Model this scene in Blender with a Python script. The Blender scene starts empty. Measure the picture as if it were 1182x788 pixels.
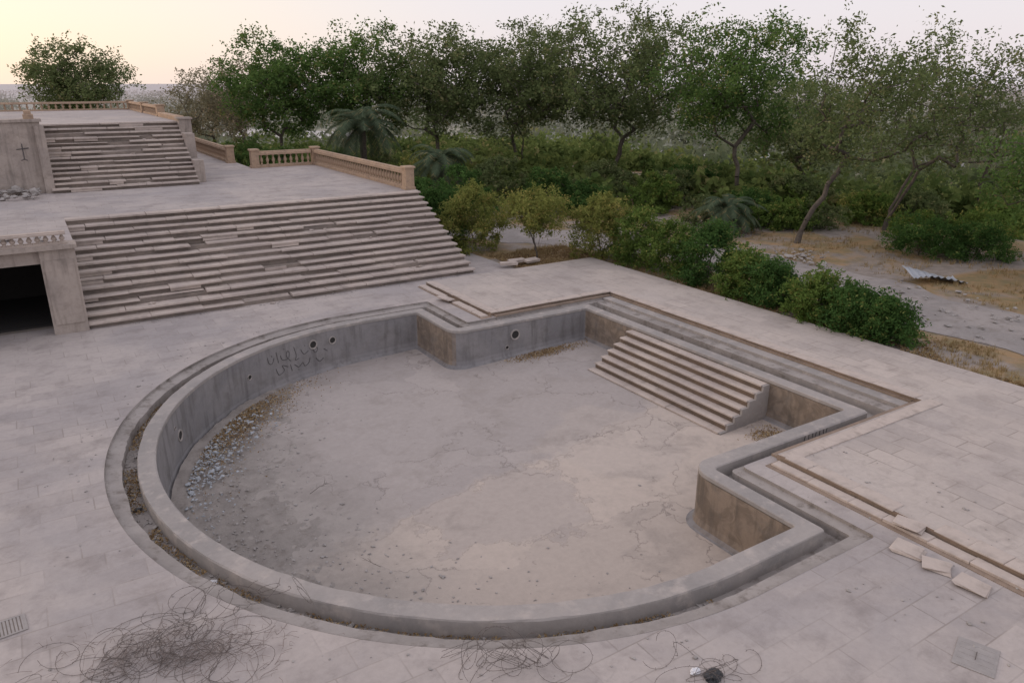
import bpy, math, random, bmesh
import numpy as np
from mathutils import Vector, Matrix, noise as mnoise
from mathutils.geometry import tessellate_polygon
S = bpy.context.scene
COL = S.collection
PHI = math.radians(32.3)
CH = 7.0
def W(R, F):
    return (R*math.cos(PHI)+F*math.sin(PHI), -R*math.sin(PHI)+F*math.cos(PHI))

# ------------------------------------------------------------ materials
def N(nt, typ, props=None, **inp):
    n = nt.nodes.new(typ)
    for k, v in (props or {}).items(): setattr(n, k, v)
    for k, v in inp.items():
        k = k.replace('_', ' ')
        s = n.inputs[int(k[1:])] if (k[0] == 'i' and k[1:].isdigit()) else n.inputs[k]
        if isinstance(v, bpy.types.NodeSocket): nt.links.new(v, s)
        else: s.default_value = v
    return n
def c4(c): return (c[0], c[1], c[2], 1)
def new_mat(name):
    m = bpy.data.materials.new(name); m.use_nodes = True
    nt = m.node_tree
    b = nt.nodes['Principled BSDF']
    return m, nt, b
def noise(nt, vec, scale, detail=4, rough=.6, dist=0.0):
    return N(nt, 'ShaderNodeTexNoise', None, Vector=vec, Scale=scale, Detail=detail, Roughness=rough, Distortion=dist).outputs['Fac']
def ramp(nt, fac, a, b):
    return N(nt, 'ShaderNodeMapRange', {'interpolation_type': 'SMOOTHSTEP'}, Value=fac, From_Min=a, From_Max=b).outputs['Result']
def mix(nt, f, a, b, mode='MIX'):
    n = N(nt, 'ShaderNodeMixRGB', {'blend_type': mode})
    for k, v in (('Fac', f), ('Color1', a), ('Color2', b)):
        if isinstance(v, bpy.types.NodeSocket): nt.links.new(v, n.inputs[k])
        else: n.inputs[k].default_value = v if k == 'Fac' else c4(v)
    return n.outputs['Color']
def math_(nt, op, a, b=0.0, clamp=False):
    n = N(nt, 'ShaderNodeMath', {'operation': op, 'use_clamp': clamp})
    for i, v in enumerate((a, b)):
        if isinstance(v, bpy.types.NodeSocket): nt.links.new(v, n.inputs[i])
        else: n.inputs[i].default_value = v
    return n.outputs[0]
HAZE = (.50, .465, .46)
def painted_haze(nt, col, a=150, b=2000, mx=.93):  # aerial haze painted into the base colour by distance from the origin
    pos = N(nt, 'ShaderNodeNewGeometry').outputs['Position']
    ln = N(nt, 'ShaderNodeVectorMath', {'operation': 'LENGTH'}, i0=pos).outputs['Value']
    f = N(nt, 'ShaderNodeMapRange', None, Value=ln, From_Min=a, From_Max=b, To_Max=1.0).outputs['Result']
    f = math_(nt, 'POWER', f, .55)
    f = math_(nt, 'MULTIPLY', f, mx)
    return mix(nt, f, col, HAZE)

def stone(name, c1, c2, c3, brick=None, lo=.25, stain=.5, bump=.35, speck=9.0, mortar=(.22,.19,.165), rot=0.0, drips=0.0, contrast=.6, side=None, jw=.5):
    m, nt, b = new_mat(name)
    vec = N(nt, 'ShaderNodeTexCoord').outputs['Object']
    n1 = noise(nt, vec, lo, 4, .6, .6)
    n2 = noise(nt, vec, lo*5.3, 6, .65)
    n3 = noise(nt, vec, speck, 6, .75)
    col = mix(nt, ramp(nt, n1, .4, .6), c1, c2)
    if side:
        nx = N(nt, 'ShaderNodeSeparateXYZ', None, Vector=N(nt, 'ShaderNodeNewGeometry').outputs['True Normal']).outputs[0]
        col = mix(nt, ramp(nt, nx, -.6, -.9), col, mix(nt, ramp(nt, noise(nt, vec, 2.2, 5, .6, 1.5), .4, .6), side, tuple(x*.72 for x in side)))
    col = mix(nt, math_(nt, 'MULTIPLY', ramp(nt, n2, .48, .72), stain), col, c3)
    h = n3
    if brick:
        mp = N(nt, 'ShaderNodeMapping', None, Vector=vec)
        mp.inputs['Rotation'].default_value = (0, 0, rot)
        wob = N(nt, 'ShaderNodeVectorMath', {'operation': 'ADD'}, i0=mp.outputs[0],
                i1=N(nt, 'ShaderNodeVectorMath', {'operation': 'SCALE'}, i0=N(nt, 'ShaderNodeTexNoise', None, Vector=vec, Scale=1.5, Detail=1.0).outputs['Color'], Scale=.016).outputs[0])
        bt = N(nt, 'ShaderNodeTexBrick', {'offset': .37, 'offset_frequency': 2}, Vector=wob.outputs[0], Color1=(.0, .0, .0, 1), Color2=(1, 1, 1, 1), Mortar=(.5, .5, .5, 1), Scale=1.0,
               Mortar_Size=brick[2], Mortar_Smooth=.4, Brick_Width=brick[0], Row_Height=brick[1])
        tv = bt.outputs['Color']
        dd = ramp(nt, noise(nt, vec, .3, 5, .65, .6), .64, .44)
        col = mix(nt, math_(nt, 'MULTIPLY', dd, .5), col, mix(nt, tv, (.78,.77,.77), (1.10, 1.08, 1.06)), 'MULTIPLY')
        lw = math_(nt, 'MULTIPLY', bt.outputs['Fac'], ramp(nt, noise(nt, vec, .9, 3), .36, .62))
        lw = math_(nt, 'MULTIPLY', lw, math_(nt, 'ADD', math_(nt, 'MULTIPLY', dd, .7), .3))
        col = mix(nt, math_(nt, 'MULTIPLY', lw, jw), col, mortar)
        h = math_(nt, 'SUBTRACT', h, math_(nt, 'MULTIPLY', lw, .6))
        gr = ramp(nt, noise(nt, vec, 2.7, 6, .7, .8), .54, .70)
        col = mix(nt, math_(nt, 'MULTIPLY', gr, .36), col, c3)
        gr2 = ramp(nt, noise(nt, vec, .75, 6, .75, 1.2), .56, .66)
        col = mix(nt, math_(nt, 'MULTIPLY', gr2, .22), col, c3)
    if drips:
        mp = N(nt, 'ShaderNodeMapping', None, Vector=vec); mp.inputs['Scale'].default_value = (1, 1, .12)
        d = noise(nt, mp.outputs[0], 4.5, 4, .6)
        col = mix(nt, math_(nt, 'MULTIPLY', ramp(nt, d, .48, .7), drips), col, tuple(x*.5 for x in c3))
    col = mix(nt, contrast, col, mix(nt, n3, (.70, .69, .68), (1.28, 1.28, 1.28)), 'MULTIPLY')
    nt.links.new(col, b.inputs['Base Color'])
    b.inputs['Roughness'].default_value = .9
    b.inputs['Specular IOR Level'].default_value = .2
    bp = N(nt, 'ShaderNodeBump', None, Strength=bump, Distance=.02, Height=h)
    nt.links.new(bp.outputs[0], b.inputs['Normal'])
    return m

def plain(name, c, rough=.7, metal=0, var=.3, sc=8):
    m, nt, b = new_mat(name)
    vec = N(nt, 'ShaderNodeTexCoord').outputs['Object']
    n = noise(nt, vec, sc, 6)
    col = mix(nt, n, tuple(x*(1-var) for x in c), tuple(x*(1+var) for x in c))
    nt.links.new(col, b.inputs['Base Color'])
    b.inputs['Roughness'].default_value = rough; b.inputs['Metallic'].default_value = metal
    bp = N(nt, 'ShaderNodeBump', None, Strength=.3, Distance=.01, Height=n)
    nt.links.new(bp.outputs[0], b.inputs['Normal'])
    return m

def leafmat(name, dark, light, warm, wf=.12, hz=False, transl=.38, g=1.4, ha=150):
    dark, light, warm = [tuple(x*g for x in c) for c in (dark, light, warm)]
    m, nt, b = new_mat(name)
    nt.nodes.remove(b)
    at = N(nt, 'ShaderNodeAttribute', {'attribute_name': 'rnd'}).outputs['Fac']
    vec = N(nt, 'ShaderNodeTexCoord').outputs['Object']
    n = ramp(nt, noise(nt, vec, .8, 2), .35, .65)
    col = mix(nt, math_(nt, 'ADD', math_(nt, 'MULTIPLY', at, .6), math_(nt, 'MULTIPLY', n, .4)), dark, light)
    col = mix(nt, math_(nt, 'GREATER_THAN', at, 1-wf), col, warm)
    if hz: col = painted_haze(nt, col, ha)
    df = N(nt, 'ShaderNodeBsdfDiffuse', None, Color=col)
    tr = N(nt, 'ShaderNodeBsdfTranslucent', None, Color=col)
    ms = N(nt, 'ShaderNodeMixShader', None, Fac=transl)
    nt.links.new(df.outputs[0], ms.inputs[1]); nt.links.new(tr.outputs[0], ms.inputs[2])
    nt.links.new(ms.outputs[0], nt.nodes['Material Output'].inputs['Surface'])
    return m

M_deck = stone('pale_stone_tiles', (.43,.385,.36), (.36,.328,.318), (.255,.225,.213), brick=(.82,.5,.013), stain=.6)
M_deck2 = stone('cream_stone_tiles', (.475,.42,.38), (.415,.37,.342), (.30,.26,.235), brick=(.80,.46,.015), stain=.55, rot=math.pi/2, jw=.65)
M_tread = stone('worn_marble_tread', (.495,.425,.375), (.425,.365,.328), (.285,.243,.213), lo=.5, stain=.65)
M_riser = stone('crumbling_mortar', (.26,.22,.19), (.20,.17,.15), (.125,.105,.09), lo=.8)
M_void = plain('painted_shade_interior', (.03,.027,.025), .95)  # near-black colour paints the shade of the room behind the doorway
M_wall = stone('limestone_wall', (.40,.345,.305), (.34,.295,.265), (.22,.185,.16), lo=.6, brick=(1.1,.55,.008), drips=.4)
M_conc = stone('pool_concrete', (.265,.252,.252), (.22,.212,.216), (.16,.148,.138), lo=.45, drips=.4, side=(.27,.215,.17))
M_rim = stone('pool_rim_concrete', (.345,.315,.295), (.285,.265,.252), (.44,.39,.355), lo=.5, stain=.85)
M_gut = stone('gutter_concrete', (.33,.30,.28), (.27,.245,.228), (.15,.128,.11), lo=.7, stain=.85)
M_brown = stone('brown_bedding_mortar', (.29,.22,.17), (.24,.185,.145), (.16,.125,.10), lo=1.2)
M_stepr = stone('brown_step_riser', (.19,.14,.105), (.15,.115,.09), (.10,.08,.065), lo=1.2)
M_terra = stone('ochre_stone', (.42,.305,.215), (.355,.26,.19), (.235,.18,.14), lo=1.0, bump=.2, stain=.8)
M_pale = stone('pale_baluster_stone', (.45,.38,.33), (.38,.32,.28), (.27,.22,.19), lo=1.0, bump=.2)
M_dirt = stone('grey_silt', (.31,.28,.255), (.26,.235,.215), (.18,.155,.135), lo=.8, stain=.8, bump=.8, speck=14)
M_rubble = stone('broken_rubble', (.38,.355,.335), (.30,.28,.265), (.2,.18,.165), lo=3, bump=.4)
M_rubblue = stone('bluish_rubble', (.42,.45,.48), (.33,.35,.37), (.22,.21,.21), lo=3, bump=.4)
M_bark = stone('tree_bark', (.13,.11,.092), (.09,.077,.066), (.06,.05,.043), lo=2, bump=.8, speck=14)
M_wire = plain('rusted_wire', (.12,.10,.09), .7, .2)
M_twig = plain('dead_twigs', (.19,.15,.13), .9, 0)
M_steel = plain('weathered_steel', (.31,.285,.27), .85, .05)
M_zinc = plain('galvanised_sheet', (.36,.38,.41), .5, .5, .25, 3)
M_paint = plain('dark_paint', (.085,.08,.08), .8)
M_hole = plain('painted_hole_shade', (.03,.028,.026), .9)
M_black = plain('black_plastic', (.02,.02,.022), .35)
M_white = plain('white_plastic', (.7,.7,.72), .5)
M_litter = leafmat('dry_leaf_litter', (.19,.12,.065), (.36,.26,.14), (.43,.33,.19), .2, transl=.1, g=1)
M_straw = leafmat('dry_grass', (.24,.17,.08), (.42,.32,.17), (.48,.38,.22), .2, g=1)
L_green = leafmat('green_leaves', (.045,.085,.025), (.11,.17,.05), (.16,.16,.06), .08)
L_olive = leafmat('olive_leaves', (.066,.09,.036), (.14,.17,.072), (.18,.175,.085), .1)
L_grey = leafmat('greyish_leaves', (.12,.115,.075), (.21,.195,.13), (.26,.21,.15), .15)
L_dark = leafmat('oleander_leaves', (.028,.06,.018), (.08,.145,.04), (.14,.16,.05), .08)
L_bright = leafmat('fresh_shrub_leaves', (.055,.095,.022), (.14,.195,.05), (.20,.20,.06), .1)
L_yel = leafmat('yellowing_leaves', (.10,.12,.032), (.22,.23,.068), (.28,.235,.08), .14)
L_palm = leafmat('palm_leaflets', (.045,.065,.04), (.10,.13,.08), (.17,.15,.08), .08)
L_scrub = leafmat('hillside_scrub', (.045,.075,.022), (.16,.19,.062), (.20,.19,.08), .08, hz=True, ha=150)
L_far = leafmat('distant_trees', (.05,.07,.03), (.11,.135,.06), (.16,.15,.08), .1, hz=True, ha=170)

def floor_mat():
    m, nt, b = new_mat('patched_pool_floor')
    vec = N(nt, 'ShaderNodeTexCoord').outputs['Object']
    warp = N(nt, 'ShaderNodeVectorMath', {'operation': 'SCALE'}, i0=N(nt, 'ShaderNodeTexNoise', None, Vector=vec, Scale=.55, Detail=7.0, Roughness=.6).outputs['Color'], Scale=3.2).outputs[0]
    wv = N(nt, 'ShaderNodeVectorMath', {'operation': 'ADD'}, i0=vec, i1=warp).outputs[0]
    sx = N(nt, 'ShaderNodeSeparateXYZ', None, Vector=wv).outputs
    tan = (.465,.40,.35); grey = (.38,.34,.318)
    lin = math_(nt, 'ADD', math_(nt, 'MULTIPLY', sx[1], 1.0), math_(nt, 'MULTIPLY', sx[0], -.15))
    f = ramp(nt, lin, 12.6, 13.0)
    col = mix(nt, f, tan, grey)
    warp2 = N(nt, 'ShaderNodeVectorMath', {'operation': 'SCALE'}, i0=N(nt, 'ShaderNodeTexNoise', None, Vector=vec, Scale=.8, Detail=6.0, Roughness=.62).outputs['Color'], Scale=4.2).outputs[0]
    wv2 = N(nt, 'ShaderNodeVectorMath', {'operation': 'ADD'}, i0=vec, i1=warp2).outputs[0]
    d = N(nt, 'ShaderNodeVectorMath', {'operation': 'DISTANCE'}, i0=wv2, i1=(9.2, 13.9, 1.0)).outputs['Value']
    col = mix(nt, math_(nt, 'MULTIPLY', ramp(nt, d, 1.8, 1.6), .42), col, (.335,.30,.285))
    ring_ = math_(nt, 'MULTIPLY', ramp(nt, math_(nt, 'ABSOLUTE', math_(nt, 'SUBTRACT', d, 1.75)), .05, .0), .35)
    d2 = N(nt, 'ShaderNodeVectorMath', {'operation': 'DISTANCE'}, i0=wv, i1=(12.4, 14.2, .6)).outputs['Value']
    col = mix(nt, math_(nt, 'MULTIPLY', ramp(nt, d2, 2.0, 1.7), .6), col, (.44,.385,.345))
    vo = N(nt, 'ShaderNodeTexVoronoi', {'feature': 'DISTANCE_TO_EDGE'}, Vector=wv, Scale=.34).outputs['Distance']
    vc = N(nt, 'ShaderNodeTexVoronoi', {'feature': 'F1'}, Vector=wv, Scale=.34).outputs['Color']
    vm = N(nt, 'ShaderNodeSeparateColor', None, Color=vc).outputs[0]
    col = mix(nt, .55, col, mix(nt, vm, (.86,.86,.87), (1.1,1.09,1.08)), 'MULTIPLY')
    crack = math_(nt, 'MULTIPLY', ramp(nt, vo, .010, .002), ramp(nt, noise(nt, vec, .6, 3), .42, .56))
    edge = math_(nt, 'MULTIPLY', ramp(nt, math_(nt, 'ABSOLUTE', math_(nt, 'SUBTRACT', lin, 12.7)), .06, .0), .5)
    ln_ = math_(nt, 'MAXIMUM', math_(nt, 'MULTIPLY', crack, .55), math_(nt, 'MAXIMUM', math_(nt, 'MULTIPLY', edge, .6), ring_))
    col = mix(nt, ln_, col, (.18,.155,.14))
    n2 = noise(nt, vec, 1.1, 6, .7, .4); n3 = noise(nt, vec, 7, 6, .75)
    col = mix(nt, math_(nt, 'MULTIPLY', ramp(nt, n2, .46, .75), .6), col, (.28,.245,.22))
    ps = N(nt, 'ShaderNodeSeparateXYZ', None, Vector=wv).outputs
    sl = math_(nt, 'MULTIPLY', ramp(nt, ps[0], 7.4, 4.4), .85)
    col = mix(nt, sl, col, mix(nt, ramp(nt, n2, .4, .6), (.31,.28,.255), (.25,.225,.205)))
    col = mix(nt, .6, col, mix(nt, n3, (.70,.70,.69), (1.28,1.27,1.26)), 'MULTIPLY')
    sp = N(nt, 'ShaderNodeTexVoronoi', {'feature': 'F1'}, Vector=vec, Scale=3.5).outputs['Distance']
    spf = math_(nt, 'MULTIPLY', ramp(nt, sp, .13, .06), ramp(nt, noise(nt, vec, .5, 2), .5, .65))
    col = mix(nt, math_(nt, 'MULTIPLY', spf, .5), col, (.17,.14,.12))
    nt.links.new(col, b.inputs['Base Color'])
    b.inputs['Roughness'].default_value = .85; b.inputs['Specular IOR Level'].default_value = .25
    h = math_(nt, 'SUBTRACT', math_(nt, 'ADD', n3, math_(nt, 'MULTIPLY', f, .5)), crack)
    bp = N(nt, 'ShaderNodeBump', None, Strength=.4, Distance=.015, Height=h)
    nt.links.new(bp.outputs[0], b.inputs['Normal'])
    return m
M_floor = floor_mat()

def ground_mat():
    m, nt, b = new_mat('dusty_ground')
    pos = N(nt, 'ShaderNodeNewGeometry').outputs['Position']
    s = N(nt, 'ShaderNodeSeparateXYZ', None, Vector=pos).outputs
    n1 = noise(nt, pos, .22, 4, .65, .5); n2 = noise(nt, pos, 1.4, 6, .7); n3 = noise(nt, pos, 9, 5, .75)
    dust = mix(nt, ramp(nt, n2, .4, .65), (.30,.26,.23), (.22,.19,.165))
    grass = mix(nt, ramp(nt, n2, .35, .65), (.33,.22,.12), (.22,.18,.10))
    near = mix(nt, ramp(nt, n1, .43, .56), dust, grass)
    slope = mix(nt, ramp(nt, n2, .4, .6), (.07,.09,.035), (.13,.14,.065))
    f = ramp(nt, s[2], -.3, -2.0)
    col = mix(nt, f, near, slope)
    fld = N(nt, 'ShaderNodeTexVoronoi', None, Vector=pos, Scale=.009).outputs['Color']
    fm = N(nt, 'ShaderNodeSeparateColor', None, Color=fld).outputs[0]
    pl = mix(nt, fm, (.10,.13,.05), (.22,.21,.13))
    pl = mix(nt, ramp(nt, noise(nt, pos, .03, 5, .7), .45, .6), pl, (.08,.105,.045))
    col = mix(nt, ramp(nt, s[2], -12, -15.5), col, pl)
    col = mix(nt, .5, col, mix(nt, n3, (.7,.7,.7), (1.3,1.3,1.3)), 'MULTIPLY')
    col = painted_haze(nt, col, 150, 2000, .98)
    nt.links.new(col, b.inputs['Base Color']); b.inputs['Roughness'].default_value = .95
    b.inputs['Specular IOR Level'].default_value = .1
    bp = N(nt, 'ShaderNodeBump', None, Strength=.6, Distance=.04, Height=math_(nt, 'ADD', n2, n3))
    nt.links.new(bp.outputs[0], b.inputs['Normal'])
    return m
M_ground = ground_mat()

# ------------------------------------------------------------ objects
def tag(o, label=None, cat=None, kind=None, group=None):
    if label: o['label'] = label
    if cat: o['category'] = cat
    if kind: o['kind'] = kind
    if group: o['group'] = group
    return o
def mk(name, v, f, mat, parent=None, smooth=False, **kw):
    me = bpy.data.meshes.new(name)
    me.from_pydata([tuple(p) for p in v], [], f); me.update()
    mats = mat if isinstance(mat, (list, tuple)) else [mat]
    for m in mats: me.materials.append(m)
    if smooth:
        me.polygons.foreach_set('use_smooth', [True]*len(me.polygons))
    o = bpy.data.objects.new(name, me); COL.objects.link(o)
    if parent: o.parent = parent
    return tag(o, **kw)
def empty(name, loc=(0,0,0), **kw):
    o = bpy.data.objects.new(name, None); o.location = loc; o.empty_display_size = .3
    COL.objects.link(o); return tag(o, **kw)

class MB:
    def __init__(s): s.v = []; s.f = []; s.m = []
    def add(s, v, f, mi=0):
        k = len(s.v); s.v += [tuple(p) for p in v]; s.f += [tuple(i+k for i in q) for q in f]; s.m += [mi]*len(f)
    def box(s, x0, x1, y0, y1, z0, z1, rz=0, rx=0, ry=0, jit=0, rng=None, ch=0, mi=0):
        cx, cy, cz = (x0+x1)/2, (y0+y1)/2, (z0+z1)/2
        hx, hy, hz = (x1-x0)/2, (y1-y0)/2, (z1-z0)/2
        R = Matrix.Rotation(rz, 3, 'Z') @ Matrix.Rotation(rx, 3, 'X') @ Matrix.Rotation(ry, 3, 'Y')
        if ch <= 0:
            P = [(-hx,-hy,-hz),(hx,-hy,-hz),(hx,hy,-hz),(-hx,hy,-hz),(-hx,-hy,hz),(hx,-hy,hz),(hx,hy,hz),(-hx,hy,hz)]
            F = [(0,3,2,1),(4,5,6,7),(0,1,5,4),(1,2,6,5),(2,3,7,6),(3,0,4,7)]
        else:
            c = min(ch, hz*.6)
            P = [(-hx,-hy,-hz),(hx,-hy,-hz),(hx,hy,-hz),(-hx,hy,-hz),
                 (-hx,-hy,hz-c),(hx,-hy,hz-c),(hx,hy,hz-c),(-hx,hy,hz-c),
                 (-hx+c,-hy+c,hz),(hx-c,-hy+c,hz),(hx-c,hy-c,hz),(-hx+c,hy-c,hz)]
            F = [(0,3,2,1),(0,1,5,4),(1,2,6,5),(2,3,7,6),(3,0,4,7),(4,5,9,8),(5,6,10,9),(6,7,11,10),(7,4,8,11),(8,9,10,11)]
        V = []
        for p in P:
            q = Vector(p)
            if jit: q += Vector((rng.uniform(-jit,jit), rng.uniform(-jit,jit), 0))
            q = R @ q; V.append((q.x+cx, q.y+cy, q.z+cz))
        s.add(V, F, mi)
    def prism(s, poly, z0, z1, mi=0):
        n = len(poly)
        V = [(x, y, z0) for x, y in poly]+[(x, y, z1) for x, y in poly]
        F = [(i, (i+1) % n, n+(i+1) % n, n+i) for i in range(n)]
        tr = tessellate_polygon([[Vector((x, y, 0)) for x, y in poly]])
        F2 = []
        for t in tr:
            a, b_, c = [Vector((poly[i][0], poly[i][1])) for i in t]
            if (b_-a).cross(c-a) < 0: t = (t[0], t[2], t[1])
            F2.append(tuple(n+i for i in t))
        s.add(V, F, mi if mi else 0); s.add(V, F2, 0)
    def tube(s, pts, rad, sides=5, mi=0):
        pts = [Vector(p) for p in pts]; n = len(pts)
        if not isinstance(rad, (list, tuple)): rad = [rad]*n
        V = []
        for i, p in enumerate(pts):
            d = (pts[min(i+1, n-1)]-pts[max(i-1, 0)])
            if d.length < 1e-7: d = Vector((0, 0, 1))
            d.normalize()
            a = d.cross(Vector((.31, .17, .93)))
            if a.length < .1: a = d.cross(Vector((1, 0, 0)))
            a.normalize(); b = d.cross(a)
            for k in range(sides):
                t = 2*math.pi*k/sides
                V.append(p+(a*math.cos(t)+b*math.sin(t))*rad[i])
        F = []
        for i in range(n-1):
            for k in range(sides):
                k2 = (k+1) % sides
                F.append((i*sides+k, i*sides+k2, (i+1)*sides+k2, (i+1)*sides+k))
        s.add(V, F, mi)
    def lathe(s, prof, n=10, c=(0,0,0), mi=0):
        V = [(c[0]+r*math.cos(2*math.pi*k/n), c[1]+r*math.sin(2*math.pi*k/n), c[2]+z) for r, z in prof for k in range(n)]
        F = [(i*n+k, i*n+(k+1) % n, (i+1)*n+(k+1) % n, (i+1)*n+k) for i in range(len(prof)-1) for k in range(n)]
        s.add(V, F, mi)
    def obj(s, name, mat, parent=None, smooth=False, **kw):
        o = mk(name, s.v, s.f, mat, parent, smooth, **kw)
        if any(s.m): o.data.polygons.foreach_set('material_index', s.m)
        return o

# ------------------------------------------------------------ pool
CX, CY = 7.98, 14.0
SQ = .45
def pt(t, r): return (CX+(r-SQ)*math.cos(t), CY+r*math.sin(t))
def corner(pts, p, a, b, r, m=7):
    p, a, b = Vector(p), Vector(a), Vector(b)
    d1 = (a-p).normalized(); d2 = (b-p).normalized()
    c = p+d1*r+d2*r
    for i in range(m):
        t = i/(m-1)*math.pi/2
        q = c - d2*r*math.cos(t) - d1*r*math.sin(t)
        pts.append((q.x, q.y))
def outline(r, lx, wy, wx, rc=.1, rl=.08):
    pts = []
    n = 160
    for i in range(n+1):
        pts.append(pt(math.pi/2+math.pi*i/n, r))
    C = [(lx, CY-r), (lx, CY-wy), (wx, CY-wy), (wx, CY+wy), (lx, CY+wy), (lx, CY+r)]
    seq = [(CX, CY-r)]+C+[(CX, CY+r)]
    for i in range(1, 7):
        rad = rc if i in (2, 5) else rl
        corner(pts, seq[i], seq[i-1], seq[i+1], rad)
    return pts
def fz(x): return -1.05-(14.7-x)*.032
def strip(rings):
    V = []; F = []; n = len(rings[0])
    for R in rings: V += R
    for i in range(len(rings)-1):
        for k in range(n):
            k2 = (k+1) % n
            F.append((i*n+k, i*n+k2, (i+1)*n+k2, (i+1)*n+k))
    return V, F
def ring(o, z): return [(x, y, z(x) if callable(z) else z) for x, y in o]
RI = 7.32
O_deck = outline(8.22, 10.66, 5.42, 16.3)
O_led = outline(7.94, 10.46, 5.32, 15.6)
O_out = outline(7.66, 10.18, 5.15, 15.1, .12)
O_in = outline(RI, 9.84, 4.80, 14.75, .5)
def inset(d): return outline(RI-d, 9.84-d, 4.80-d, 14.75-d, .5+d*.6)
pool = empty('swimming_pool', (CX, CY, 0), label='empty keyhole-shaped concrete swimming pool sunk in a stone terrace', cat='swimming pool')
def pfin(o):
    o.parent = pool; o.location = (-CX, -CY, 0); return o
def jit_ring(o, z, a, seed):
    return [(x+a*mnoise.noise((x*1.3, y*1.3, seed))+a*.5*mnoise.noise((x*5, y*5, seed)), y+a*mnoise.noise((x*1.3, y*1.3, seed+9))+a*.5*mnoise.noise((x*5, y*5, seed+2)), z+a*.4*mnoise.noise((x*2, y*2, seed+4))) for x, y in o]
v, f = strip([jit_ring(O_deck, .004, 0, 0), jit_ring(O_deck, -.06, .03, 1), jit_ring(O_led, -.09, .05, 2), jit_ring(O_led, -.29, .06, 3), jit_ring(O_out, -.31, 0, 0)])
pfin(mk('gutter', v, f, M_gut, label='stepped overflow gutter full of grit'))
v, f = strip([ring(outline(7.67, 10.19, 5.16, 15.11, .12), -.5), jit_ring(outline(7.66, 10.18, 5.15, 15.1, .12), -.045, .02, 2), jit_ring(outline(7.645, 10.165, 5.135, 15.085, .13), -.018, .025, 3),
              jit_ring(outline(RI+.015, 9.855, 4.815, 14.765, .48), -.014, .022, 5), ring(O_in, -.03), ring(O_in, -.11)])
pfin(mk('rim', v, f, M_rim, label='raised pale concrete rim'))
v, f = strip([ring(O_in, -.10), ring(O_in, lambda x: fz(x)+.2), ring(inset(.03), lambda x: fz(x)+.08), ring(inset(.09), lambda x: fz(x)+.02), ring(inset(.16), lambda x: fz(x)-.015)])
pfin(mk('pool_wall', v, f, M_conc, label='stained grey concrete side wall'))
fo = inset(.05)
tr = tessellate_polygon([[Vector((x, y, 0)) for x, y in fo]])
F = []
for t in tr:
    a, b_, c = [Vector(fo[i]) for i in t]
    F.append(tuple(t) if (b_-a).cross(c-a) > 0 else (t[0], t[2], t[1]))
pfin(mk('pool_floor', ring(fo, fz), F, M_floor, label='patched and cracked plaster floor'))
st = MB(); tread = MB(); chk = MB(); rng = random.Random(5)
nS = 7; y0, y1 = 11.35, 16.45; run = .235; x0 = 14.76-nS*run
for i in range(nS):
    zt = -.12-(nS-1-i)*.155
    xe_ = x0+(i+1)*run if i < nS-1 else 14.755
    st.box(x0+i*run, xe_, y0, y1, -1.3, zt-.045)
    chk.box(x0+i*run-.005, xe_-.004, y0-.06, y0-.002, -1.3, zt-.012)
    yy = y0
    while yy < y1:
        L = rng.uniform(1.2, 2.2); ye = min(y1+.02, yy+L)
        if y1-ye < .5: ye = y1+.02
        tread.box(x0+i*run-.035, xe_-.008, yy+.002, ye-.002, zt-.045, zt+rng.uniform(-.003, .003), jit=.004, rng=rng, ch=.012)
        yy = ye
ps = pfin(st.obj('steps', M_stepr)); ps['label'] = 'flight of brown-edged steps down into the pool'
tread.obj('tread', M_tread, ps); chk.obj('side_wall', M_rim, ps)
def fitting(p, nrm, r, name='light_fitting'):
    nrm = Vector(nrm).normalized()
    rot = nrm.to_track_quat('Z', 'Y').to_matrix()
    m = MB(); m.lathe([(r*.72, -.03), (r*.75, .02), (r, .025), (r*1.05, .0), (r*1.05, -.03)], 18)
    h = MB(); h.lathe([(.0001, .004), (r*.74, .006)], 18)  # flat near-black disc paints the shade inside the hole
    p = Vector((p[0]-CX, p[1]-CY, p[2]))
    o = m.obj(name, M_rim, pool); o.matrix_local = Matrix.Translation(p) @ rot.to_4x4()
    h.obj('dark_disc', M_hole, o)
for ang, z, r in ((98.5, -.42, .12), (104.0, -.40, .14), (123.5, -.66, .08), (151.5, -.75, .14), (153.5, -.45, .045)):
    t = math.radians(ang); p = pt(t, RI)
    fitting((p[0], p[1], z), (-math.cos(t), -math.sin(t), 0), r)
fitting((12.0, 18.80, -.45), (0, -1, 0), .17); fitting((11.7, 18.80, -.82), (0, -1, 0), .07)
g = MB()
def wallp(ang, z):
    p = pt(math.radians((ang-116)*1.2+109.5), RI-.006); return (p[0], p[1], (z+.7)*1.2-.66)
def catmull(P, n=5):
    out = []
    for i in range(len(P)-1):
        p0 = P[max(i-1, 0)]; p1 = P[i]; p2 = P[i+1]; p3 = P[min(i+2, len(P)-1)]
        for k in range(n):
            t = k/n
            out.append(tuple(.5*((2*p1[j])+(-p0[j]+p2[j])*t+(2*p0[j]-5*p1[j]+4*p2[j]-p3[j])*t*t+(-p0[j]+3*p1[j]-3*p2[j]+p3[j])*t**3) for j in range(2)))
    out.append(P[-1]); return out
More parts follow.
